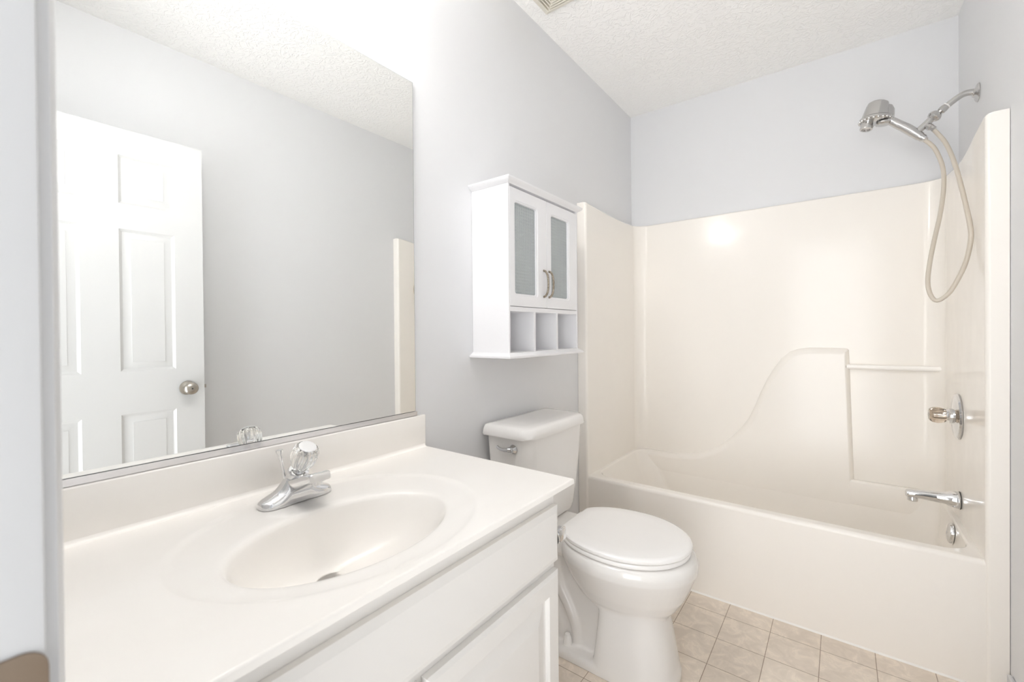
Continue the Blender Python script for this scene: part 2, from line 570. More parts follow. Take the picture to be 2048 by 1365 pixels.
def slab(bm, y0, y1, z0, z1, x0=0.5135, x1=0.532, ch=0.011):
    a = [(y0, z0), (y1, z0), (y1, z1), (y0, z1)]
    b = [(y0+ch, z0+ch), (y1-ch, z0+ch), (y1-ch, z1-ch), (y0+ch, z1-ch)]
    xm = x1-0.0065
    loft(bm, [[(x0, *p) for p in a], [(xm, *p) for p in a], [(x1, *p) for p in b]])
bm = nb(); slab(bm, VY0+0.012, 0.9065, 0.592, 0.7295, ch=0.0145)
obj('false_drawer_front', bm, m_cab, van, smooth=False)
def cab_door(y0, y1, z0, z1):
    bm = nb()
    x0, xm, x1, ch = 0.5135, 0.527, 0.532, 0.009
    def R(x, d):
        return [(x, y0+d, z0+d), (x, y1-d, z0+d), (x, y1-d, z1-d), (x, y0+d, z1-d)]
    loft(bm, [R(x0, 0), R(xm, 0), R(x1, ch), R(x1, 0.047), R(x1-0.004, 0.051), R(x1-0.0105, 0.0515), R(x1-0.0105, 0.059), R(x1-0.001, 0.094), R(x1-0.001, 0.10)])
    return obj('door', bm, m_cab, van, smooth=False)
cab_door(0.4735, 0.9045, 0.118, 0.5705)
cab_door(VY0+0.012, 0.4625, 0.118, 0.5705)

# ------------------------------------------------------------------ countertop with integral bowl
ct = thing('vanity_countertop', 'cream cultured marble counter with an oval basin moulded in', 'countertop', (0.28, 0.465, 0.7793))
CZ = 0.794
CX1, CY0, CY1 = 0.559, Y0+0.001, 0.9317
NS = 160
cO, sO = (0.305, 0.462), (0.234, 0.284)
cI, sI = (0.344, 0.450), (0.142, 0.207)
cD = (0.268, 0.450)
ZD = 0.664
def ell(c, s, z):
    return [(c[0]+s[0]*math.cos(2*PI*k/NS), c[1]+s[1]*math.sin(2*PI*k/NS), z) for k in range(NS)]
def rect_ring(c, x0, x1, y0, y1, z):
    out = []
    for k in range(NS):
        t = 2*PI*k/NS
        dx, dy = sO[0]*math.cos(t), sO[1]*math.sin(t)
        f = min(((x1-c[0])/dx if dx > 1e-9 else (x0-c[0])/dx if dx < -1e-9 else 1e9), ((y1-c[1])/dy if dy > 1e-9 else (y0-c[1])/dy if dy < -1e-9 else 1e9))
        out.append([c[0]+dx*f, c[1]+dy*f, z])
    for cx, cy in ((x0, y0), (x0, y1), (x1, y0), (x1, y1)):
        k = min(range(NS), key=lambda i: (out[i][0]-cx)**2+(out[i][1]-cy)**2)
        out[k][0], out[k][1] = cx, cy
    return [tuple(p) for p in out]
def lerp2(a, b, t):
    return (a[0]+(b[0]-a[0])*t, a[1]+(b[1]-a[1])*t)
rings = [rect_ring(cO, 0.02, CX1-0.02, CY0+0.01, CY1-0.02, 0.7793),
         rect_ring(cO, 0.0015, CX1-0.002, CY0, CY1-0.002, 0.7793),
         rect_ring(cO, 0.0012, CX1, CY0, CY1, 0.7808),
         rect_ring(cO, 0.001, CX1, CY0, CY1, CZ-0.0035),
         rect_ring(cO, 0.001, CX1-0.0012, CY0, CY1-0.0012, CZ-0.001),
         rect_ring(cO, 0.001, CX1-0.004, CY0, CY1-0.004, CZ)]
for d, z in ((0.012, CZ), (0.006, CZ-0.0002), (0.002, CZ-0.0009), (-0.003, CZ-0.0023), (-0.008, CZ-0.0032), (-0.014, CZ-0.0036)):
    rings.append(ell(cO, (sO[0]+d, sO[1]+d), z))
rings.append(ell(lerp2(cO, cI, 0.5), (0.196, 0.252), CZ-0.0042))
for d, z in ((0.020, 0.7893), (0.010, 0.7885), (0.004, 0.7868), (0.000, 0.7835), (-0.003, 0.778)):
    rings.append(ell(cI, (sI[0]+d, sI[1]+d), z))
for s, z in ((0.955, 0.768), (0.925, 0.754), (0.885, 0.739), (0.83, 0.723), (0.76, 0.708), (0.67, 0.695), (0.56, 0.684), (0.43, 0.675), (0.30, 0.669), (0.19, 0.666)):
    t = (1-s)/(1-0.12)
    c = lerp2(cI, cD, min(1, t**1.1))
    k = max(0, (0.4-s)/0.4)
    a = (sI[0]*s*(1-k)+0.026*k, sI[1]*s*(1-k)+0.026*k)
    rings.append(ell(c, a, z))
rings.append(ell(cD, (0.0265, 0.0265), ZD+0.0005))
rings.append(ell(cD, (0.0235, 0.0235), ZD-0.003))
rings.append(ell(cD, (0.0230, 0.0230), ZD-0.026))
under = [ell(cD, (0.031, 0.031), ZD-0.026), ell(cD, (0.034, 0.034), ZD-0.010)]
for s, z in ((0.5, 0.664), (0.75, 0.688), (0.93, 0.722), (1.0, 0.755), (1.02, 0.7793)):
    under.append(ell(lerp2(cI, cD, max(0, min(1, 1-s))), (sI[0]*s+0.006, sI[1]*s+0.006), z))
rings = under + rings + [under[0]]
bm = nb()
loft(bm, rings, cap0=False, cap1=False)
bmesh.ops.remove_doubles(bm, verts=bm.verts, dist=1e-6)
obj('counter_slab', bm, m_marble, ct, angle=50, weighted=True)
bm = nb()
box(bm, 0.001, 0.0185, CY0, CY1-0.0015, CZ-0.001, 0.8952, 0.003)
# cove along the foot of the splash
cove = [(0.0183, CZ+0.010), (0.0192, CZ+0.0055), (0.0215, CZ+0.0025), (0.0255, CZ+0.0006), (0.030, CZ-0.0002), (0.0183, CZ-0.0002)]
prism(bm, cove, 'y', CY0+0.001, CY1-0.006)
obj('backsplash', bm, m_marble, ct, angle=50)
bm = nb()
lathe(bm, [(0.0226, -0.020), (0.0226, -0.012), (0.0205, -0.011), (0.0185, -0.013), (0.0185, -0.034)], (cD[0], cD[1], ZD), cap=False)
drain = obj('drain_ring', bm, m_chrome, ct)
bm = nb(); lathe(bm, [(0, -0.030), (0.0182, -0.030), (0.0165, -0.0275), (0.0, -0.0255)], (cD[0], cD[1], ZD))
obj('stopper', bm, m_satin, ct)

# ------------------------------------------------------------------ basin faucet
FX, FY, FZ = 0.115, 0.460, CZ-0.0031
fa = thing('basin_faucet', 'chrome single-knob faucet standing behind the basin', 'faucet', (FX, FY, FZ))
bm = nb()
prof = [(-0.0785, 0.007, 0.009), (-0.0770, 0.0135, 0.0115), (-0.0735, 0.0195, 0.0135), (-0.066, 0.0250, 0.0165), (-0.056, 0.0278, 0.020), (-0.046, 0.0288, 0.024), (-0.038, 0.0290, 0.0285), (-0.031, 0.0285, 0.036), (-0.025, 0.0275, 0.044), (-0.0205, 0.0268, 0.050)]
prof = prof + [(-a, b, c) for a, b, c in prof[::-1]]
rings = []
for y, w, h in prof:
    ring = [(FX-w, FY+y, FZ)]
    n = 18
    for k in range(n+1):
        t = PI - PI*k/n
        c_, s_ = math.cos(t), math.sin(t)
        e = 2/2.9
        ring.append((FX+w*math.copysign(abs(c_)**e, c_)*(1-0.14*s_*s_), FY+y, FZ+0.0005+h*(abs(s_)**e)))
    ring.append((FX+w, FY+y, FZ))
    rings.append(ring)
loft(bm, rings)
obj('body', bm, m_chrome, fa, angle=40)
bm = nb()
sp = []
for x, zt, hh, hw in ((0.098, 0.8325, 0.026, 0.0215), (0.112, 0.8365, 0.028, 0.0225), (0.128, 0.8405, 0.030, 0.0230), (0.145, 0.846, 0.0295, 0.0232), (0.165, 0.8535, 0.027, 0.0234), (0.190, 0.8625, 0.0235, 0.0236), (0.210, 0.868, 0.0205, 0.0238), (0.2175, 0.8685, 0.0185, 0.0236), (0.2195, 0.8675, 0.0165, 0.0225)):
    sp.append([(x, y, z) for (y, z) in rrect(FY-hw, FY+hw, zt-hh, zt, [0.003, 0.003, 0.006, 0.006], 4)])
loft(bm, sp)
spout = obj('spout', bm, m_chrome, fa, angle=40)
bm = nb(); lathe(bm, [(0.0, 0), (0.0105, 0), (0.0105, 0.010), (0.0, 0.010)], (0.205, FY, 0.8415), n=24)
obj('aerator', bm, m_chrome, spout)
KT = (0.50, 0.05, 0.86)      # the knob leans towards the basin
KO = (0.1270, 0.464, 0.8620)
bm = nb()
lathe(bm, [(0.0225, -0.030), (0.0225, -0.010), (0.0205, -0.007), (0.0135, -0.006), (0.0135, 0.0), (0.009, 0.001)], KO, KT, n=28)
obj('collar', bm, m_chrome, fa)
bm = nb()
lathe(bm, [(0.0125, 0.0, 0), (0.0165, 0.001, 0.2), (0.0215, 0.010, 0.7), (0.0255, 0.022, 1), (0.0275, 0.034, 1), (0.0275, 0.042, 1), (0.0262, 0.049, 0.8), (0.0235, 0.0545, 0.3), (0.0195, 0.0565, 0)], KO, KT, n=96, flute=12, famp=0.045)
kn = obj('knob', bm, m_acryl, fa, label='clear fluted acrylic knob')
bm = nb()
lathe(bm, [(0.0165, 0.0567), (0.0185, 0.0575), (0.0185, 0.0592), (0.0172, 0.0602, 1), (0.009, 0.0604, 1), (0.0, 0.0602)], KO, KT, n=64, flute=16, famp=0.02)
obj('knob_cap', bm, m_cap, kn, label='round silver cap with radiating lines')
bm = nb()
lathe(bm, [(0.0075, 0.002), (0.0085, 0.012), (0.0065, 0.030), (0.0065, 0.047), (0.010, 0.053)], KO, KT, n=20)
obj('stem', bm, m_chrome, kn)
bm = nb()
lathe(bm, [(0.0034, 0.0), (0.0032, 0.052), (0.0050, 0.056), (0.0045, 0.064), (0.0078, 0.071), (0.0080, 0.075), (0.0, 0.0765)], (0.090, FY-0.010, 0.825), (-0.14, -0.12, 1), n=18)
obj('lift_rod', bm, m_chrome, fa)

# ------------------------------------------------------------------ wall cabinet over the toilet
BY0, BY1, BX = 1.179, 1.6745, 0.170
BZ0, BZ1 = 1.083, 1.679
wc = thing('wall_cabinet', 'white wall cabinet with two glass doors hung above the toilet', 'cabinet', (0.0, 1.427, BZ0))
bm = nb()
box(bm, 0.001, BX, BY0, BY0+0.0085, BZ0, BZ1, 0.0008)
obj('side_panel', bm, m_wcab, wc, smooth=False)
bm = nb()
box(bm, 0.001, BX, BY1-0.0085, BY1, BZ0, BZ1, 0.0008)
obj('side_panel', bm, m_wcab, wc, smooth=False)
bm = nb(); box(bm, 0.001, 0.006, BY0+0.0085, BY1-0.0085, BZ0, BZ1)
obj('back_panel', bm, m_wcab, wc, smooth=False)
bm = nb(); box(bm, 0.006, BX-0.001, BY0+0.0085, BY1-0.0085, 1.233, 1.2495)
obj('fixed_shelf', bm, m_wcab, wc, smooth=False)
bm = nb(); box(bm, 0.006, BX-0.0134, BY0+0.0085, BY1-0.0085, 1.458, 1.473)
obj('inner_shelf', bm, m_wcab, wc, smooth=False)
for a in (1.336, 1.4985):
    bm = nb(); box(bm, 0.006, BX-0.002, a, a+0.0125, BZ0+0.003, 1.233)
    obj('divider', bm, m_wcab, wc, smooth=False)
def moulding(name, prof, bow=0.0):
    """prof: (outset, z) swept round the two ends and the front"""
    path = [(0.001, BY0, 0, -1)]
    rings = []
    def ring(x, y, nx, ny):
        return [(max(0.001, x+nx*o), y+ny*o, z) for o, z in prof]
    pts = []
    pts.append(ring(0.001, BY0, 0, -1))
    pts.append(ring(BX, BY0, 1, -1))
    nseg = 14
    for k in range(1, nseg):
        t = k/nseg
        b = bow*math.sin(PI*t)
        pts.append(ring(BX+b, BY0+(BY1-BY0)*t, 1, 0))
    pts.append(ring(BX, BY1, 1, 1))
    pts.append(ring(0.001, BY1, 0, 1))
    bm = nb()
    rv = loft(bm, pts, cap0=True, cap1=True)
    bmesh.ops.remove_doubles(bm, verts=bm.verts, dist=1e-6)
    return obj(name, bm, m_wcab, wc, angle=25)
moulding('crown_moulding', [(-0.03, 1.679), (0.0015, 1.679), (0.004, 1.682), (0.010, 1.685), (0.016, 1.690), (0.019, 1.694), (0.019, 1.6985), (-0.03, 1.6985)])
moulding('base_moulding', [(-0.03, 1.0845), (0.003, 1.0845), (0.006, 1.081), (0.014, 1.077), (0.019, 1.074), (0.019, 1.068), (0.012, 1.066), (-0.03, 1.066)], bow=0.010)
bm = nb(); box(bm, 0.004, BX-0.001, BY0+0.003, BY1-0.003, 1.067, 1.0868); obj('bottom_panel', bm, m_wcab, wc, smooth=False)
bm = nb(); box(bm, 0.004, BX-0.001, BY0+0.003, BY1-0.003, 1.6795, 1.6975); obj('top_panel', bm, m_wcab, wc, smooth=False)
def glass_door(y0, y1, gy0, gy1, hy):
    z0, z1, gz0, gz1 = 1.2515, 1.6705, 1.2975, 1.6215
    bm = nb()
    x0, x1 = BX-0.017, BX
    def ring(x, o, r):
        return [(x, y, z) for y, z in rrect(gy0-o, gy1+o, gz0-o, gz1+o, r, 6)]
    def outer(x, d):
        base = ring(x, 0, 0.01)
        out = []
        q = len(base)//4
        for k in range(4):
            c = [(y0+d, z0+d), (y1-d, z0+d), (y1-d, z1-d), (y0+d, z1-d)][k]
            for i in range(q):
                out.append((x, c[0], c[1]))
        return out
    A = [ring(x0, 0, 0.008), outer(x0, 0), outer(x1-0.0008, 0), outer(x1, 0.0008), ring(x1, 0.0075, 0.014), ring(x1-0.002, 0.006, 0.0125), ring(x1-0.0028, 0.001, 0.009), ring(x1-0.009, 0, 0.008), ring(x0, 0, 0.008)]
    loft(bm, A, False, False)
    bmesh.ops.remove_doubles(bm, verts=bm.verts, dist=1e-6)
    d = obj('door', bm, m_wcab, wc, angle=25)
    bm = nb(); box(bm, x0+0.004, x0+0.0075, gy0-0.003, gy1+0.003, gz0-0.003, gz1+0.003)
    obj('glass_pane', bm, m_glass, d, smooth=False, label='grey-green ribbed frosted glass')
    bm = nb()
    zc, hl = 1.3455, 0.0475
    pts = smooth_path([(x1-0.001, hy, zc+0.051), (x1+0.0085, hy, zc+0.0475), (x1+0.0165, hy, zc+0.035), (x1+0.0205, hy, zc+0.015), (x1+0.0205, hy, zc-0.015), (x1+0.0165, hy, zc-0.035), (x1+0.0085, hy, zc-0.0475), (x1-0.001, hy, zc-0.051)], 6)
    rr = [0.0040+0.0007*max(0, 1-min(i, len(pts)-1-i)/4) for i in range(len(pts))]
    tube(bm, pts, rr, 12)
    obj('pull_handle', bm, m_bronze, d, label='bow-shaped dark bronze pull')
glass_door(1.1885, 1.4265, 1.2215, 1.3575, 1.404)
glass_door(1.4285, 1.6650, 1.4645, 1.5985, 1.442)
bm = nb()
box(bm, BX-0.019, BX-0.0172, BY0+0.0085, BY1-0.0085, 1.6705, 1.679)
obj('top_rail', bm, m_wcab, wc, smooth=False)
bm = nb(); lathe(bm, [(0.006, 0), (0.006, 0.001), (0.0045, 0.0015), (0.0, 0.0015)], (0.006, 1.60, 1.115), (1, 0, 0), n=16)
obj('screw_cap', bm, m_white_pl, wc)

# ------------------------------------------------------------------ toilet
TY = 1.425
to = thing('toilet', 'white two-piece toilet with closed lid between vanity and tub', 'toilet', (0.37, TY, 0))
def egg(xc, af, ab, hw, z, clip=None, nf=2.0, nbk=2.2, n=64):
    out = []
    for k in range(n):
        t = 2*PI*k/n
        c_, s_ = math.cos(t), math.sin(t)
        e = 2/(nf if c_ > 0 else nbk)
        x = xc+(af if c_ > 0 else ab)*math.copysign(abs(c_)**e, c_)
        y = TY+hw*math.copysign(abs(s_)**e, s_)
        if clip is not None:
            x = max(x, clip)
        out.append((x, y, z))
    return out
# bowl with front column, foot, trapway -> one porcelain body
bm = nb()
def col(x0, x1, hw, z, rb=0.02, n=64):
    # front column slice: round front, blocky back
    out = []
    for k in range(n):
        t = 2*PI*k/n
        c_, s_ = math.cos(t), math.sin(t)
        xm = x1-min(0.12, (x1-x0)*0.6)
        if c_ > 0:
            e = 2/2.5
            x = xm+(x1-xm)*abs(c_)**e
        else:
            e = 2/7.0
            x = xm-(xm-x0)*abs(c_)**e
        e2 = 2/2.5 if c_ > 0 else 2/7.0
        out.append((x, TY+hw*math.copysign(abs(s_)**e2, s_), z))
    return out
# the bowl
loft(bm, [egg(0.47, 0.165, 0.12, 0.095, 0.215), egg(0.475, 0.185, 0.16, 0.118, 0.245), egg(0.48, 0.206, 0.19, 0.142, 0.285), egg(0.485, 0.219, 0.215, 0.163, 0.325),
          egg(0.488, 0.228, 0.228, 0.179, 0.355), egg(0.49, 0.2345, 0.232, 0.1905, 0.378), egg(0.49, 0.2355, 0.232, 0.1935, 0.400), egg(0.49, 0.230, 0.228, 0.190, 0.416), egg(0.49, 0.220, 0.222, 0.182, 0.4235), egg(0.49, 0.2, 0.2, 0.16, 0.425)])
# rear deck under the tank
loft(bm, [[(x, y, z) for x, y in rrect(0.045+d, 0.40-d, TY-0.115+d, TY+0.115-d, 0.03)] for d, z in ((0.02, 0.345), (0.004, 0.37), (0.0, 0.39), (0.0, 0.415), (0.003, 0.4215), (0.010, 0.424))])
# front column and foot
loft(bm, [col(0.400, 0.668, 0.124, 0.0), col(0.401, 0.667, 0.1235, 0.02), col(0.406, 0.660, 0.119, 0.05), col(0.412, 0.652, 0.113, 0.10), col(0.418, 0.642, 0.108, 0.16), col(0.424, 0.632, 0.105, 0.215), col(0.43, 0.632, 0.106, 0.25), col(0.44, 0.64, 0.112, 0.28)])
# rear foot plate
loft(bm, [[(x, y, z) for x, y in rrect(0.135+d, 0.50, TY-0.122+d, TY+0.122-d, [0.06, 0.02, 0.02, 0.06])] for d, z in ((0.0, 0.0), (0.0, 0.018), (0.004, 0.027), (0.012, 0.031))])
# trapway: rise from the bowl and fall to the floor
def strap(pts, rx, ry):
    pts = smooth_path(pts, 6)
    rings = []
    for i, p in enumerate(pts):
        d = (pts[min(i+1, len(pts)-1)]-pts[max(i-1, 0)]).normalized()
        u = Vector((0, 1, 0)); v = d.cross(u)
        rings.append([p+u*math.cos(2*PI*k/24)*ry+v*math.sin(2*PI*k/24)*rx for k in range(24)])
    loft(bm, rings)
strap([(0.56, TY, 0.212), (0.46, TY, 0.222), (0.402, TY, 0.246), (0.362, TY, 0.295), (0.343, TY, 0.36), (0.338, TY, 0.41)], 0.046, 0.098)
strap([(0.235, TY, 0.39), (0.238, TY, 0.29), (0.258, TY, 0.215), (0.298, TY, 0.150), (0.325, TY, 0.085), (0.33, TY, 0.0)], 0.040, 0.078)
strap([(0.19, TY, 0.40), (0.19, TY, 0.27), (0.205, TY, 0.16), (0.255, TY, 0.085), (0.275, TY, 0.0)], 0.05, 0.075)
# thin web between
loft(bm, [[(x, y, z) for x, y in rrect(x0, x1, TY-w, TY+w, 0.02)] for x0, x1, w, z in ((0.20, 0.45, 0.070, 0.0), (0.20, 0.45, 0.064, 0.12), (0.18, 0.45, 0.060, 0.25), (0.16, 0.45, 0.062, 0.38))])
bowl = obj('bowl', bm, m_porc, to)
for typ, kw in (('REMESH', dict(mode='VOXEL', voxel_size=0.0042, use_smooth_shade=True)), ('SMOOTH', dict(factor=0.5, iterations=9))):
    md = bowl.modifiers.new(typ.lower(), typ)
    for k, v in kw.items():
        setattr(md, k, v)
for s in (-1, 1):
    bm = nb(); lathe(bm, [(0.0165, 0.026), (0.0165, 0.036), (0.0135, 0.058), (0.009, 0.067), (0.0, 0.069)], (0.300, TY+s*0.082, 0), n=24)
    obj('bolt_cap', bm, m_seat, to)
bm = nb()
def ringed(bm, specs):
    loft(bm, [egg(0.49, af, ab, hw, z, clip) for af, ab, hw, z, clip in specs])
ringed(bm, [(0.206, 0.228, 0.178, 0.4256, 0.285), (0.2115, 0.232, 0.1835, 0.4272, 0.283), (0.2135, 0.234, 0.1855, 0.432, 0.282), (0.2135, 0.234, 0.1855, 0.4375, 0.282), (0.2115, 0.232, 0.1835, 0.4412, 0.283), (0.2, 0.222, 0.172, 0.4425, 0.288)])
obj('seat', bm, m_seat, to)
bm = nb()
ringed(bm, [(0.205, 0.228, 0.178, 0.4434, 0.288), (0.2150, 0.234, 0.1865, 0.4446, 0.286), (0.2175, 0.235, 0.1885, 0.449, 0.286), (0.2165, 0.235, 0.188, 0.4555, 0.286), (0.2125, 0.232, 0.184, 0.4600, 0.288), (0.203, 0.224, 0.174, 0.4625, 0.293), (0.15, 0.18, 0.13, 0.4640, 0.33), (0.05, 0.06, 0.045, 0.4645, 0.40)])
obj('seat_lid', bm, m_seat, to)
for s in (-1, 1):
    bm = nb(); box(bm, 0.262, 0.292, TY+s*0.072-0.021, TY+s*0.072+0.021, 0.4235, 0.4440, 0.006, 3)
    obj('hinge', bm, m_seat, to)
bm = nb()
def tk(x0, x1, y0, y1, z, r=0.045):
    return [(x, y, z) for x, y in rrect(x0, x1, y0, y1, [0.012, r, r, 0.012], 7)]
loft(bm, [tk(0.055, 0.190, 1.275, 1.575, 0.425), tk(0.045, 0.200, 1.262, 1.588, 0.432), tk(0.040, 0.206, 1.255, 1.595, 0.46), tk(0.033, 0.214, 1.243, 1.607, 0.56), tk(0.030, 0.221, 1.232, 1.618, 0.66), tk(0.027, 0.226, 1.224, 1.626, 0.778)])
obj('tank', bm, m_porc, to)
bm = nb()
LY0, LY1 = 1.206, 1.644
loft(bm, [tk(0.024, 0.226, LY0+0.010, LY1-0.010, 0.7745, 0.05), tk(0.016, 0.234, LY0+0.002, LY1-0.002, 0.7765, 0.05), tk(0.014, 0.236, LY0, LY1, 0.782, 0.05), tk(0.016, 0.234, LY0+0.002, LY1-0.002, 0.797, 0.05), tk(0.018, 0.230, LY0+0.005, LY1-0.005, 0.808, 0.05), tk(0.021, 0.223, LY0+0.011, LY1-0.011, 0.8145, 0.048), tk(0.030, 0.21, LY0+0.022, LY1-0.022, 0.8175, 0.042), tk(0.05, 0.18, LY0+0.05, LY1-0.05, 0.819, 0.03)])
obj('tank_lid', bm, m_porc, to)
bm = nb()
lathe(bm, [(0.016, 0.0), (0.017, 0.003), (0.0135, 0.008), (0.010, 0.014), (0.0, 0.0155)], (0.150, 1.2255, 0.737), (0, -1, 0), n=24)
tube(bm, smooth_path([(0.150, 1.213, 0.737), (0.136, 1.209, 0.736), (0.118, 1.208, 0.7335), (0.098, 1.209, 0.736), (0.086, 1.211, 0.741)], 5), [0.010]*5+[0.0075]*5+[0.006]*6+[0.0058]*5, 14)
obj('flush_lever', bm, m_chrome, to, label='curved chrome flush lever')

# ------------------------------------------------------------------ toilet paper holder on the vanity side
tp = thing('toilet_paper_holder', 'chrome empty paper holder on the side of the vanity', 'paper holder', (0.43, VY1, 0.64))
for x in (0.5075, 0.36):
    bm = nb()
    lathe(bm, [(0.021, 0.0005), (0.021, 0.004), (0.012, 0.007), (0.010, 0.020)], (x, VY1, 0.640), (0, 1, 0), n=24)
    box(bm, x-0.008 if x > 0.4 else x-0.012, x+0.0145 if x > 0.4 else x+0.008, VY1+0.018, VY1+0.048, 0.624, 0.656, 0.003)
    obj('post', bm, m_chrome, tp)
bm = nb(); tube(bm, [(0.372, VY1+0.034, 0.64), (0.500, VY1+0.034, 0.64)], 0.008, 14)
obj('roller', bm, m_white_pl, tp)

# ------------------------------------------------------------------ tub and surround
tu = thing('bathtub_surround', 'almond one-piece fibreglass bathtub with high surround walls', 'bathtub', (W/2, 2.36, 0))
IL, IR, IB = 0.053, W-0.0535, 2.690     # inner faces
RZ = 0.4135
def arc(cx, cy, r, a0, a1, n=8):
    return [(cx+r*math.cos(a0+(a1-a0)*k/n), cy+r*math.sin(a0+(a1-a0)*k/n)) for k in range(n+1)]
def top_left(y):
    t = (y-YT)/(IB-YT)
    return 1.823-0.012*math.sin(PI*min(1, max(0, t)))
def top_right(y):
    t = min(1, max(0, (y-YT)/(IB-YT)))
    return 1.840-0.024*(1-math.cos(2*PI*t))*0.5*1.25-0.014*t
RC = 0.07
inner = []
inner += [(IL, y, top_left(y)) for y in [YT+0.012+(IB-RC-YT-0.012)*k/14 for k in range(15)]]
inner += [(x, y, top_left(IB)-0.001) for x, y in arc(IL+RC, IB-RC, RC, PI, PI/2)[1:]]
zb0, zb1 = top_left(IB)-0.001, top_right(IB)
inner += [(IL+RC+(IR-IL-2*RC)*k/10, IB, zb0+(zb1-zb0)*k/10) for k in range(1, 10)]
inner += [(x, y, zb1) for x, y in arc(IR-RC, IB-RC, RC, PI/2, 0)]
inner += [(IR, y, top_right(y)) for y in [YT+0.012+(IB-RC-YT-0.012)*k/14 for k in range(14, -1, -1)][1:]]
def outer_of(p):
    x, y, _ = p
    if y > IB-RC*0.9 or (IL+0.02 < x < IR-0.02):
        yo = YB-0.0015
        if y < IB-0.001 and x < 0.3:
            f = (y-(IB-RC))/RC
            return (0.0015, y+(YB-0.0015-y)*max(0, f)**1.0)
        if y < IB-0.001 and x > 1.0:
            f = (y-(IB-RC))/RC
            return (W-0.0015, y+(YB-0.0015-y)*max(0, f)**1.0)
        return (x, yo)
    return (0.0015 if x < 0.7 else W-0.0015, y)
# front end pieces: small round from the flange face to the inner wall, at both ends
fr = 0.012
startL = [(0.0015, YT), (IL-fr, YT)] + arc(IL-fr, YT+fr, fr, -PI/2, 0, 5)[1:]
endR = [(p[0], p[1]) for p in [(W-q[0], q[1]) for q in startL]][::-1]
cols3 = []
for x, y in startL[:-1]:
    cols3.append(((x, y, top_left(YT)), (0.0015, y)))
for p in inner:
    cols3.append((p, outer_of(p)))
for x, y in endR[1:]:
    cols3.append(((x, y, top_right(YT)), (W-0.0015, y)))
bm = nb()
rings = []
for (x, y, zt), (xo, yo) in cols3:
    er = 0.008
    dx, dy = xo-x, yo-y
    dl = math.hypot(dx, dy)
    ux, uy = (dx/dl, dy/dl) if dl > 1e-6 else (0, 0)
    e = min(er, dl)
    zlow = 0.0 if y < YT+fr*1.01 else 0.30
    rings.append([(x, y, zlow), (x, y, zt-er), (x+ux*e*0.15, y+uy*e*0.15, zt-er*0.6), (x+ux*e*0.45, y+uy*e*0.45, zt-er*0.2), (x+ux*e, y+uy*e, zt), (xo, yo, zt), (xo, yo, zlow)])
loft(bm, rings, True, True)
bmesh.ops.remove_doubles(bm, verts=bm.verts, dist=1e-5)
obj('surround_wall', bm, m_tub, tu, angle=60, weighted=True)

# tub: apron, rim, basin (lofted closed loops)
def loop(x0, x1, y0, y1, z, rf, rb=None, n=10):
    rb = rf if rb is None else rb
    return [(x, y, z) for x, y in rrect(x0, x1, y0, y1, [rf, rf, rb, rb], n)]
bm = nb()
X0, X1 = IL-0.004, IR+0.004
AP = YT+0.006
Ls = [loop(X0, X1, AP+0.002, IB+0.01, 0.0, 0.002), loop(X0, X1, AP, IB+0.01, 0.015, 0.002), loop(X0, X1, AP, IB+0.01, RZ-0.016, 0.002),
      loop(X0, X1, AP+0.0025, IB+0.01, RZ-0.007, 0.002), loop(X0, X1, AP+0.008, IB+0.01, RZ-0.0015, 0.003), loop(X0, X1, AP+0.015, IB+0.01, RZ, 0.004)]
# inside opening
bx0, bx1, by0, by1 = 0.070, 1.438, 2.047, 2.672
Ls += [loop(bx0-0.006, bx1+0.006, by0-0.008, by1+0.006, RZ, 0.09, 0.09), loop(bx0-0.002, bx1+0.002, by0-0.003, by1+0.002, RZ-0.002, 0.09, 0.09), loop(bx0+0.002, bx1-0.001, by0+0.001, by1-0.001, RZ-0.008, 0.09, 0.09),
       loop(bx0+0.03, bx1-0.006, by0+0.016, by1-0.014, 0.33, 0.10), loop(bx0+0.08, bx1-0.02, by0+0.035, by1-0.03, 0.22, 0.11), loop(bx0+0.14, bx1-0.04, by0+0.055, by1-0.05, 0.12, 0.12), loop(bx0+0.18, bx1-0.065, by0+0.08, by1-0.075, 0.075, 0.11), loop(bx0+0.23, bx1-0.10, by0+0.13, by1-0.12, 0.06, 0.09)]
loft(bm, Ls, cap0=True, cap1=True)
obj('tub', bm, m_tub, tu, angle=50, weighted=True)
# moulded back rest / shelf on the back wall
out = [(0.10, 0.28), (0.10, 0.4145), (0.216, 0.4155), (0.30, 0.4185), (0.382, 0.428), (0.44, 0.445), (0.50, 0.474), (0.55, 0.511), (0.60, 0.56), (0.645, 0.613), (0.681, 0.668), (0.71, 0.735), (0.739, 0.815), (0.772, 0.893), (0.806, 0.957), (0.84, 1.010), (0.875, 1.043), (0.915, 1.060), (0.962, 1.067), (1.03, 1.067), (1.105, 1.066), (1.118, 1.064), (1.124, 1.056), (1.130, 0.85), (1.137, 0.60), (1.142, 0.44), (1.145, 0.28)]
def inset(pts, d):
    n = len(pts); res = []
    for i in range(n):
        a, b, c = Vector(pts[i-1]), Vector(pts[i]), Vector(pts[(i+1) % n])
        t1, t2 = (b-a).normalized(), (c-b).normalized()
        n1, n2 = Vector((t1.y, -t1.x)), Vector((t2.y, -t2.x))
        m_ = (n1+n2)
        m_ = m_/max(0.3, m_.length_squared)*2
        p = b+m_*d
        res.append((p.x, p.y))
    return res
def ofs(d):
    o = inset(out, d)
    res = []
    for i, (p, q) in enumerate(zip(out, o)):
        x, z = q
        if i < 2:
            x = p[0]
        if i in (0, len(out)-1):
            z = p[1]
        if p[0] > 1.10:      # the right hand end stays nearly square
            x = p[0]-min(d, 0.034)*0.62
        res.append((x, z))
    return res
bm = nb()
TH = 0.036
rings = []
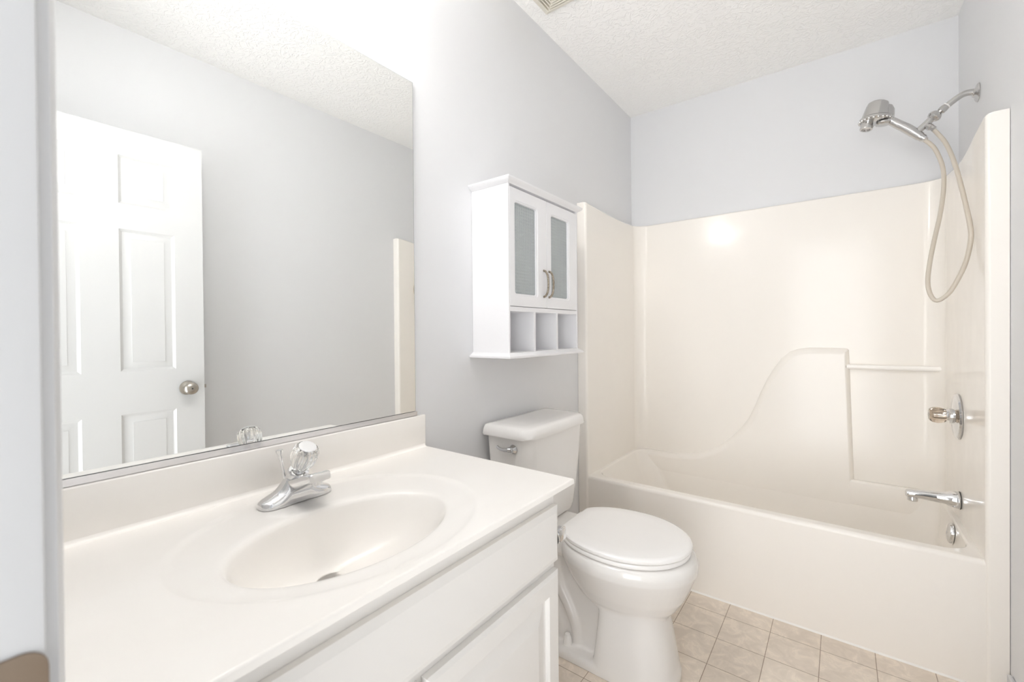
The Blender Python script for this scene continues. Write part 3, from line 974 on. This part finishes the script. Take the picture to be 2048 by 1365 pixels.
for d, t in ((0.0, -0.002), (0.003, 0.006), (0.009, 0.018), (0.017, 0.028), (0.026, 0.034), (0.034, TH)):
    rings.append([(x, IB-t, z) for x, z in ofs(d)])
rings = [[(x, IB+0.002, z) for x, z in out]] + rings
loft(bm, rings, cap0=True, cap1=True)
obj('moulded_backrest', bm, m_tub, tu, angle=50, weighted=True)
# soap ledge at the foot of the recess
bm = nb()
box(bm, 1.118, IR+0.002, IB-0.036, IB+0.002, 0.30, 0.424, 0.010, 3)
obj('soap_ledge', bm, m_tub, tu)
bm = nb()
tube(bm, [(1.108, IB-0.021, 0.9755), (IR+0.002, IB-0.021, 0.9775)], 0.0115, 18)
bar = obj('towel_bar', bm, m_rod, tu, label='clear plastic bar across the recess')
for x, z in ((1.1095, 0.9755), (IR-0.006, 0.9775)):
    bm = nb(); lathe(bm, [(0.0128, 0), (0.0128, 0.003)], (x, IB-0.021, z), (1, 0, 0), n=18)
    obj('end_cap', bm, mat('brown_end_cap', (0.22, 0.17, 0.12), 0.4) if x < 1.2 else bpy.data.materials['brown_end_cap'], bar)
# caulk bead along the floor
bm = nb(); prism(bm, [(AP-0.004, 0.0), (AP+0.002, 0.0), (AP+0.002, 0.006)], 'x', 0.004, W-0.014)
obj('caulk_bead', bm, m_caulk, tu, smooth=False)

# ------------------------------------------------------------------ tub fittings on the right wall
vv = thing('shower_valve', 'round chrome mixer plate with smoky acrylic knob on the surround', 'tap', (IR, 2.385, 0.814))
vc = (IR-0.0006, 2.385, 0.814)
bm = nb(); lathe(bm, [(0.088, 0.0), (0.089, 0.004), (0.085, 0.0095), (0.078, 0.0115), (0.070, 0.0105), (0.066, 0.012), (0.040, 0.0155), (0.030, 0.018), (0.0, 0.018)], vc, (-1, 0, 0), n=64)
obj('escutcheon', bm, m_chrome, vv)
bm = nb(); lathe(bm, [(0.029, 0.017), (0.029, 0.026), (0.024, 0.030), (0.022, 0.036)], vc, (-1, 0, 0), n=32)
obj('collar', bm, m_chrome, vv)
bm = nb(); lathe(bm, [(0.020, 0.0345), (0.0255, 0.036), (0.0305, 0.047), (0.0325, 0.060), (0.0300, 0.074), (0.0235, 0.083), (0.018, 0.085), (0.0, 0.084)], vc, (-1, 0, 0), n=10)
obj('knob', bm, m_smoke, vv, smooth=False, label='smoky faceted acrylic knob')
bm = nb(); lathe(bm, [(0.010, 0.034), (0.012, 0.05), (0.009, 0.07)], vc, (-1, 0, 0), n=16)
obj('stem', bm, m_satin, vv)

ts = thing('tub_spout', 'chrome tub spout on the surround below the mixer', 'spout', (IR, 2.356, 0.493))
bm = nb()
secs = [(0.0006, 0.493, 0.031, 0.031), (0.004, 0.493, 0.0325, 0.0325), (0.010, 0.493, 0.0325, 0.0325), (0.028, 0.4935, 0.029, 0.030), (0.040, 0.494, 0.0235, 0.0255), (0.070, 0.494, 0.021, 0.0235), (0.105, 0.4935, 0.0185, 0.022), (0.130, 0.4925, 0.017, 0.0215), (0.147, 0.4915, 0.0165, 0.021), (0.155, 0.4905, 0.0145, 0.019), (0.1585, 0.4895, 0.010, 0.0135)]
loft(bm, [[(IR-d, 2.356+rw*math.cos(2*PI*k/28), z+rh*math.copysign(abs(math.sin(2*PI*k/28))**0.85, math.sin(2*PI*k/28))) for k in range(28)] for d, z, rh, rw in secs])
obj('spout_body', bm, m_chrome, ts)
bm = nb(); lathe(bm, [(0.0165, 0.0), (0.0165, 0.012), (0.0145, 0.018), (0.0145, 0.028)], (IR-0.137, 2.356, 0.4635), n=24)
obj('outlet', bm, m_chrome, ts)
bm = nb(); lathe(bm, [(0.0335, 0.0), (0.0335, 0.002)], (IR-0.0006, 2.356, 0.493), (-1, 0, 0), n=28)
obj('gasket', bm, m_dark, ts, label='thin dark ring against the surround')

ov = thing('overflow_plate', 'small chrome overflow cover inside the tub end', 'overflow cover', (1.434, 2.345, 0.372))
bm = nb(); lathe(bm, [(0.038, 0.0), (0.038, 0.004), (0.036, 0.010), (0.028, 0.014), (0.010, 0.016), (0.0, 0.016)], (1.4322, 2.330, 0.368), (-1, 0, 0.07), n=32)
obj('cover', bm, m_chrome, ov)
bm = nb(); lathe(bm, [(0.004, 0.015), (0.004, 0.0175), (0, 0.018)], (1.4322, 2.330, 0.368), (-1, 0, 0.07), n=12)
obj('screw', bm, m_satin, ov)

# ------------------------------------------------------------------ hand shower
SY = 2.38
sh = thing('hand_shower', 'chrome hand shower on a bent wall arm with a beige hose', 'shower', (W, SY, 2.058))
bm = nb(); lathe(bm, [(0.0345, 0.0), (0.0345, 0.002), (0.030, 0.006), (0.018, 0.010), (0.013, 0.016), (0.0, 0.016)], (W-0.0005, SY, 2.058), (-1, 0, 0), n=36)
obj('wall_flange', bm, m_satin, sh)
bm = nb(); tube(bm, smooth_path([(W-0.003, SY, 2.0605), (1.490, SY, 2.0655), (1.470, SY, 2.064), (1.452, SY, 2.054), (1.435, SY, 2.0415), (1.417, SY, 2.0275)], 6), 0.0112, 16)
obj('shower_arm', bm, m_satin, sh)
adir = Vector((-0.72, 0, -0.70)).normalized()
bm = nb(); lathe(bm, [(0.0125, -0.004), (0.0135, 0.0), (0.0135, 0.014), (0.011, 0.017), (0.0085, 0.019), (0.0085, 0.026)], (1.4185, SY, 2.0285), adir, n=12)
obj('swivel_nut', bm, m_satin, sh)
bm = nb(); tube(bm, [(1.4265, SY, 2.0355), (1.4235, SY, 2.033)], 0.0132, 16)
obj('thread_tape', bm, m_white_pl, sh, label='white thread tape collar')
bm = nb(); lathe(bm, [(0.008, -0.004), (0.016, 0.003), (0.0215, 0.012), (0.0225, 0.019), (0.0175, 0.028), (0.0125, 0.031), (0.0125, 0.085), (0.012, 0.088)], (1.4020, SY, 2.0155), adir, n=24)
obj('ball_joint', bm, m_satin, sh)
tee = (1.3735, SY, 1.985)
bm = nb()
td = Vector((0.63, -0.25, -0.66)).normalized()
lathe(bm, [(0.0095, -0.004), (0.0095, 0.010), (0.0125, 0.011), (0.0125, 0.022), (0.0105, 0.024), (0.0105, 0.034)], (1.3645, SY-0.003, 1.974), td, n=8)
obj('hose_outlet', bm, m_satin, sh)
# handset
hs = nb()
tube(hs, smooth_path([(1.358, SY, 1.925), (1.340, SY, 1.944), (1.308, SY, 1.979), (1.283, SY, 2.002), (1.262, SY, 2.022), (1.240, SY, 2.036)], 5),
     [0.0145]*3+[0.0165]*4+[0.0180]*5+[0.0172]*5+[0.0165]*4+[0.0175]*3+[0.021, 0.023], 18)
handset = obj('handset', hs, m_satin, sh)
bm = nb()
lathe(bm, [(0.0, -0.014), (0.030, -0.014), (0.049, -0.009), (0.0555, -0.001), (0.0545, 0.006), (0.047, 0.012), (0.0, 0.014)], (1.210, SY, 2.043), (0.10, -0.03, 1), n=40)
head = obj('spray_head', bm, m_satin, handset)
bm = nb()
lathe(bm, [(0.0475, 0.006), (0.046, 0.016), (0.0385, 0.055), (0.0345, 0.067), (0.027, 0.0725), (0.0, 0.074)], (1.208, SY, 2.043), (0.17, 0.0, 1), n=32)
obj('head_dome', bm, m_satin, handset)
bm = nb()
lathe(bm, [(0.034, 0.0), (0.033, 0.03), (0.026, 0.046), (0.012, 0.053), (0.0, 0.054)], (1.238, SY+0.010, 2.046), (0.05, 0.0, 1), n=28)
obj('diverter_dome', bm, m_satin, handset)
bm = nb()
lathe(bm, [(0.0195, 0.0), (0.0205, 0.012), (0.0225, 0.026), (0.0215, 0.030), (0.015, 0.031), (0.014, 0.026), (0.0, 0.026)], (1.183, SY-0.012, 2.034), (-0.16, -0.12, -1), n=28)
obj('centre_nozzle', bm, m_satin, handset)
bm = nb()
lathe(bm, [(0.0, 0.0), (0.026, 0.0), (0.026, 0.006), (0.021, 0.011), (0.0, 0.013)], (1.236, SY-0.004, 2.024), (-0.08, 0, -1), n=28)
obj('spray_disc', bm, m_satin, handset)
bm = nb()
for k in range(22):
    a = 2*PI*k/22
    p = Vector((1.210, SY, 2.038))+Vector((0.0535*math.cos(a), 0.0535*math.sin(a), -0.005*math.cos(a)-0.001))
    bmesh.ops.create_uvsphere(bm, u_segments=8, v_segments=6, radius=0.0052, matrix=Matrix.Translation(p))
obj('grip_ring', bm, m_satin, handset, label='beaded ring round the spray head')
bm = nb(); lathe(bm, [(0.0135, 0.0), (0.0135, 0.012), (0.011, 0.014), (0.009, 0.020)], (1.353, SY, 1.930), Vector((0.69, 0, -0.72)), n=20)
obj('hose_nut', bm, m_chrome, handset)
# hose
def hp(x, y, z):
    # keep the point on its sight line when it swings out from the wall plane y = 2.38
    k = (y-CAM.y)/(SY-CAM.y)
    return (CAM.x+(x-CAM.x)*k, y, CAM.z+(z-CAM.z)*k)
ha = [(1.360, 2.38, 1.9195), (1.378, 2.372, 1.897), (1.395, 2.365, 1.865), (1.414, 2.352, 1.794), (1.416, 2.335, 1.713), (1.406, 2.31, 1.612), (1.389, 2.275, 1.51), (1.376, 2.24, 1.423), (1.370, 2.212, 1.348), (1.378, 2.192, 1.295)]
hb = [(1.397, 2.180, 1.270), (1.429, 2.172, 1.296), (1.455, 2.162, 1.349), (1.478, 2.148, 1.419), (1.491, 2.128, 1.504), (1.488, 2.136, 1.562), (1.476, 2.168, 1.643), (1.458, 2.225, 1.748), (1.440, 2.288, 1.832), (1.419, 2.34, 1.896), (1.3905, 2.372, 1.9475)]
bm = nb(); tube(bm, smooth_path([hp(*p) for p in ha+hb], 6), 0.0072, 14)
obj('hose', bm, m_hose, sh, label='beige vinyl hose hanging in a long loop')

# ------------------------------------------------------------------ exhaust fan grille
ev = thing('exhaust_vent', 'ivory square louvred fan grille on the ceiling', 'vent', (0.207, 1.463, H))
GX, GY, G = 0.2075, 1.461, 0.139
bm = nb()
def sqr(h, z):
    return [(GX-h, GY-h, z), (GX+h, GY-h, z), (GX+h, GY+h, z), (GX-h, GY+h, z)]
loft(bm, [sqr(G, H-0.0005), sqr(G, H-0.006), sqr(G-0.022, H-0.017), sqr(G-0.024, H-0.019), sqr(G-0.027, H-0.019), sqr(G-0.028, H-0.004)], False, False)
obj('grille_frame', bm, m_vent, ev, smooth=False)
bm = nb(); box(bm, GX-G+0.02, GX+G-0.02, GY-G+0.02, GY+G-0.02, H-0.004, H-0.0005)
obj('inner_box', bm, mat('vent_shadow_grey', (0.30, 0.27, 0.22), 0.7), ev, smooth=False)
h = G-0.036
k = 0
while h > 0.02:
    bm = nb()
    loft(bm, [sqr(h, H-0.005), sqr(h, H-0.020), sqr(h-0.0045, H-0.020), sqr(h-0.0045, H-0.005), sqr(h, H-0.005)], False, False)
    obj('louvre', bm, m_vent, ev, smooth=False)
    h -= 0.0125
bm = nb()
box(bm, GX-0.012, GX+0.012, GY-0.012, GY+0.012, H-0.021, H-0.004)
obj('hub', bm, m_vent, ev, smooth=False)
